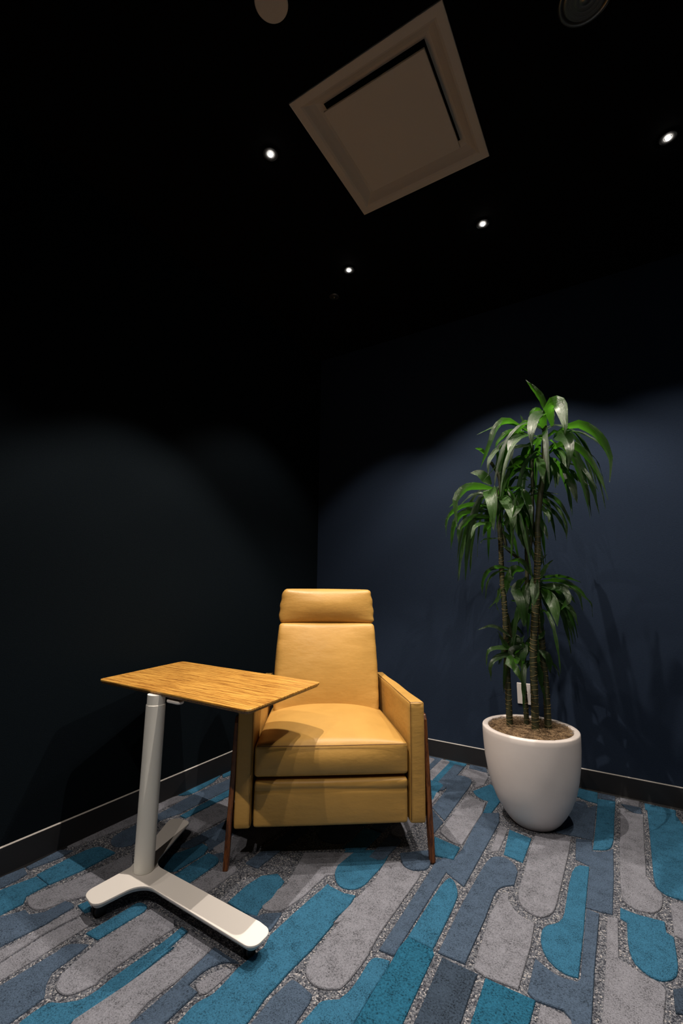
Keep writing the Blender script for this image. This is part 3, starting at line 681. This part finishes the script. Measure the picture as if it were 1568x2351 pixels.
# headrest roll
def w_head(pt, u):
    z = pt.z + .926
    t = (z-.84)/.175
    x = pt.x*(1.03 - .075*max(0, min(1, t))) + .002*math.sin(z*120)*abs(u[0])**10
    y = pt.y + .578 + .03*(z-.84)
    return (x, y, z)
head = cushion(.478, .11, .174, .020, (.008, .034, .002), 22, 2.0, w_head).build('headrest', M_LEA, CH, True)
for s in (-1, 1):
    pts = [(s*(.2395-.0155*((z-.84)/.175)), .575+.10*(z-.84)-.032, z) for z in [.862+.128*i/12 for i in range(13)]]
    MB().tube(pts, .0010, 6).build('seam', M_SEAM, head, True)
bk = MB().box((-.20, .60, .30), (.20, .66, .86)); bevel(bk.build('back_shell', M_LEA, CH), .015)
# wooden side frames: front leg, rear leg, rail
def board(pts2, x0, x1, xb=None):
    """profile in (y,z) extruded across x; bottoms splay out"""
    def X(base, z): return base + .016*(1-z/.52)
    P = round_poly(pts2, [.008]*len(pts2), 4)
    mb = MB(); mb.loft([[(X(x0, z), y, z) for y, z in P], [(X(x1, z), y, z) for y, z in P]]); return mb
for s in (-1, 1):
    xs = (.3600, .3790)
    def fix(mb):
        if s < 0: mb.V = [(-x, y, z) for x, y, z in mb.V]; mb.F = [tuple(reversed(f)) for f in mb.F]
        mb.F = [tuple(reversed(f)) for f in mb.F]
        return mb
    bevel(fix(board([(-.012, 0), (.024, 0), (.075, .505), (.062, .524), (.030, .524), (.018, .505)], *xs)).build('leg', M_WAL, CH), .004)
    bevel(fix(board([(.70, 0), (.735, 0), (.66, .30), (.60, .30)], xs[0]-.03, xs[1]-.03)).build('leg', M_WAL, CH), .004)
    bevel(fix(board([(.03, .15), (.68, .15), (.68, .19), (.03, .19)], .352, .366)).build('side_rail', M_WAL, CH), .003)

# ------------------------------------------------------------------ laptop table
TX, TY = 0.480, -1.716
TB = empty('laptop_table', (TX, TY, 0)); tag(TB, 'small bamboo-topped rolling table on a white three-armed base, in front of the chair', 'table')
def TL(P): return [(x-TX, y-TY) for x, y in P]
ZT = .648
TOPP = TL(TABLE_TOP)
P = round_poly(TOPP, .022, 6)
mb = MB(); mb.loft([[(x, y, z) for x, y in (inset(P, d) if d else P)] for d, z in ((.0, ZT-.006), (.0, ZT-.0012), (.0012, ZT))], False, True)
mb.build('tabletop', M_BAM, TB)
mb = MB(); mb.loft([[(x, y, z) for x, y in (inset(P, d) if d else P)] for d, z in ((.020, ZT-.019), (.009, ZT-.0165), (.0, ZT-.0061))], True, False)
o = mb.build('tabletop_edge', M_BAME, TB); o['label'] = 'darker laminated undercut edge of the bamboo top'
bx, by = 0.0, 0.0
R0, R1 = .0335, .0312
ZP = .062
MB().lathe([(R0, ZP), (R0+.0012, ZP+.002), (R0, ZP+.006), (R0, .600), (R0-.0015, .602)], (bx, by, 0), 40).build('post', M_POST, TB, True).modifiers.new('e', 'EDGE_SPLIT')
MB().lathe([(R1, .602), (R1, .6355)], (bx, by, 0), 40).build('post_collar', M_POST, TB, True).modifiers.new('e', 'EDGE_SPLIT')
c = [(-.25, -.02), (.30, -.02), (.30, .42), (-.25, .42)]
P = round_poly(TL(PLATE_P), .02, 4)
slab(P, [(0, ZT-.024), (0, ZT-.0195)]).build('support_plate', M_STEEL, TB)
mb = MB(); mb.add([], [])
lev = round_poly([(.055, -.004), (.125, -.004), (.125, .026), (.055, .026)], .012, 5)
slab(lev, [(.002, ZT-.034), (0, ZT-.031), (0, ZT-.026), (.002, ZT-.024)]).build('release_lever', M_WHITE, TB)
BASEP = TL(BASE_P)
P = round_poly(BASEP, BASE_R, 8)
slab(P, [(.0015, ZP-.0065), (.0, ZP-.0055), (0, ZP-.0010), (.0010, ZP)]).build('base_plate', M_WHITE, TB)
P2 = inset(P, .012)
slab(P2, [(0, ZP-.020), (0, ZP-.0067)]).build('base_channel', M_WHITE, TB)
for cx_, cy_ in CASTERS:
    x, y = cx_-TX, cy_-TY
    o = MB().lathe([(.006, .040), (.006, ZP-.022)], (x, y, 0), 12).build('caster', M_STEEL, TB)
    for dx in (-.012, .004):
        rings = [[(x+dx+t, y+.008+r*math.cos(2*math.pi*k/20), .0215+r*math.sin(2*math.pi*k/20)) for k in range(20)] for t, r in ((0, .018), (.0015, .0213), (.0065, .0213), (.008, .018))]
        m_ = MB(); m_.loft(rings); m_.build('wheel', M_RUB, o)
    m_ = MB(); m_.box((x-.014, y-.008, .034), (x+.014, y+.016, .043)); m_.build('fork', M_STEEL, o)

# ------------------------------------------------------------------ planter and plant
PX, PY = 1.547, -.500
pot = empty('planter_pot', (PX, PY, 0)); tag(pot, 'white round tapered planter pot standing by the navy back wall', 'plant pot')
body = [(.080, .0), (.088, .002), (.098, .010), (.113, .025), (.135, .055), (.158, .095), (.178, .145), (.1925, .205), (.2025, .27), (.2070, .33), (.2085, .375), (.2085, .394), (.2070, .398), (.2040, .400),
        (.186, .400), (.1825, .398), (.1815, .393), (.180, .35), (.175, .30)]
MB().lathe(body, n=96, cap1=True).build('pot_body', M_POT, pot, True)
soil = empty('soil', (PX, PY, .36)); 
bpy.data.objects.remove(soil)
rs = random.Random(3)
V = []; F = []; nr, na = 14, 48
for i in range(nr+1):
    for j in range(na):
        r = .1795*i/nr; a = 2*math.pi*j/na
        z = .392 - .010*(i/nr)**4 + (.004*rs.uniform(-1, 1) + .004*math.sin(9*r*math.cos(a)*10)*math.cos(7*a)) * (1 if i < nr else .2)
        V.append((r*math.cos(a), r*math.sin(a), z-.006))
for i in range(nr):
    for j in range(na):
        k = (j+1) % na; F.append((i*na+j, (i+1)*na+j, (i+1)*na+k, i*na+k))
bed = mesh_obj('fibre_bed', V, F, M_SOIL, pot, True); bed['label'] = 'brown coconut fibre mulch filling the pot'
mb = MB()
for i in range(2600):
    r = .176*math.sqrt(rs.random()); a = rs.uniform(0, 6.283); x, y = r*math.cos(a), r*math.sin(a)
    l = rs.uniform(.012, .045); h = rs.uniform(0, 6.283); cv = rs.uniform(-1.6, 1.6); z = .388 + rs.uniform(-.002, .012); pts = []
    zz = rs.uniform(-.2, .35)
    for k in range(5):
        t = k/4; hh = h+cv*t
        if k: x += math.cos(hh)*l/4; y += math.sin(hh)*l/4
        if x*x+y*y > .185**2: x *= .97; y *= .97
        pts.append((x, y, max(.384, z + zz*l*t*(1-t*.6))))
    mb.tube(pts, rs.uniform(.0004, .0010), 3)
tag(mb.build('mulch_strands', M_FIB, pot), 'loose curled coconut fibre strands', kind='stuff')

plant = empty('dracaena_plant', (PX, PY, .39)); tag(plant, 'tall green cane plant with drooping strap leaves growing in the white pot', 'plant')
PV = Vector((PX, PY, .39))
def pts_of(s): return [Vector([float(v)/1000 for v in q.split(',')]) - PV for q in s.split()]
for w, s in CANES:
    P = pts_of(s)
    if w >= 12: P[0] = P[0] + Vector((0, 0, -.03))
    Q = catmull(P, 10)
    # resample evenly
    D = [0]
    for a, b in zip(Q, Q[1:]): D.append(D[-1]+(b-a).length)
    Ltot = D[-1]
    def at(d):
        for i in range(len(D)-1):
            if D[i+1] >= d: return Q[i].lerp(Q[i+1], (d-D[i])/max(1e-6, D[i+1]-D[i]))
        return Q[-1]
    n = max(10, int(Ltot/.012)); pr = []; rr = []
    for i in range(n+1):
        d = Ltot*i/n; pr.append(at(d)); rr.append(w/1000*(1-.28*d/max(Ltot, .6))*(1+.03*math.sin(d*200)))
    cane = MB().tube(pr, rr, 14).build('cane', M_CANE, plant, True)
    if w >= 12:
        d = .045; rg = MB(); rr_ = random.Random(int(w*10))
        while d < min(Ltot, .95)-.02:
            p = at(d); t = (at(d+.005)-at(d-.005)).normalized(); a = t.orthogonal().normalized(); b = t.cross(a)
            r = w/1000*(1-.28*d/max(Ltot, .6))+.0003; ph = rr_.uniform(0, 6.28); tl = rr_.uniform(.003, .007)
            pts = [p+(a*math.cos(q)+b*math.sin(q))*r*1.02+t*(tl*math.sin(q+ph)) for q in [ph+5.6*k/16 for k in range(17)]]
            rg.tube(pts, .00075, 4); d += rr_.uniform(.018, .030)*(1-.3*d)
        o = rg.build('leaf_scars', M_RING, cane, True); o['label'] = 'tan ring scars around the green cane'
TOCAM = (Vector((1.95, -2.841, 1.03)) - Vector((PX, PY, 1.2))); TOCAM.z = 0; TOCAM.normalize()
def leaf(path, w, face, rng, n=12):
    Q = catmull(path, 6); D = [0]
    for a, b in zip(Q, Q[1:]): D.append(D[-1]+(b-a).length)
    Lt = D[-1]; V = []; UV = []
    def at(d):
        for i in range(len(D)-1):
            if D[i+1] >= d: return Q[i].lerp(Q[i+1], (d-D[i])/max(1e-6, D[i+1]-D[i]))
        return Q[-1]
    ph = rng.uniform(0, 6.28); tw = rng.uniform(-.35, .35)
    for i in range(n+1):
        u = i/n; p = at(Lt*u); t = (at(min(Lt, Lt*u+.01))-at(max(0, Lt*u-.01))).normalized()
        side = t.cross(TOCAM)                       # seen broadside by the viewer
        if side.length < .25: side = t.cross(Vector((0, 0, 1)))
        side.normalize(); dep = side.cross(t).normalized()
        ang = math.acos(min(1, face)) * (1 if math.sin(ph) > 0 else -1) + tw*(u-.4)
        wv = side*math.cos(ang) + dep*math.sin(ang); nv = wv.cross(t).normalized()
        if nv.z < 0: nv = -nv
        prof = (math.sin(math.pi*min(1, (u*.92+.10)))**.75) if u < 1 else 0.0
        prof = max(.02, prof*(1-.25*u)) * (.55+.45*min(1, u*4))
        hw = w/2*prof; rip = .0016*math.sin(u*24+ph)
        for k, (sx, dz) in enumerate(((-1, .22), (-.5, .06), (0, -.07), (.5, .06), (1, .22))):
            V.append(p + wv*hw*sx + nv*(hw*dz + rip*sx)); UV.append(((sx+1)/2, u))
    F = []
    for i in range(n):
        for k in range(4): a = i*5+k; F.append((a, a+1, a+6, a+5))
    return V, F, UV
rl = random.Random(11)
for w, face, s in LEAVES:
    V, F, UV = leaf(pts_of(s), w/1000*1.25, face, rl)
    mesh_obj('leaf', V, F, M_LEAF, plant, True, UV)
# leaves round the back and sides of each crown
for (c, nl, ln, drop, wd_) in (((1.690, -.487, 1.80), 22, .42, .34, .040), ((1.452, -.512, 1.50), 22, .38, .32, .040), ((1.615, -.470, 1.06), 18, .30, .22, .038), ((1.535, -.460, .78), 12, .24, .18, .036), ((1.60,-.49,1.62), 8, .3, .3, .036)):
    for i in range(nl):
        a = 2*math.pi*(i+rl.uniform(-.3, .3))/nl; d = Vector((math.cos(a), math.sin(a), 0))
        k = d.dot(TOCAM)
        if k > .55 and rl.random() < .6: continue
        l = ln*rl.uniform(.6, 1.0)*(.62 if abs(k) < .6 else .85); dr = drop*rl.uniform(.5, 1.1); b = Vector(c)-PV+Vector((0, 0, rl.uniform(-.16, .03)))
        up = rl.uniform(.0, .06)
        path = [b, b+d*l*.35+Vector((0, 0, up)), b+d*l*.7+Vector((0, 0, up*.4-dr*.25)), b+d*l*.92+Vector((0, 0, -dr*.75)), b+d*l+Vector((0, 0, -dr*1.15))]
        lim = -.03-PY
        path = [Vector((p.x, min(p.y, lim), p.z)) for p in path]
        V, F, UV = leaf(path, wd_*rl.uniform(.7, 1.1), rl.uniform(.5, .9), rl, 10)
        mesh_obj('leaf', V, F, M_LEAF, plant, True, UV)
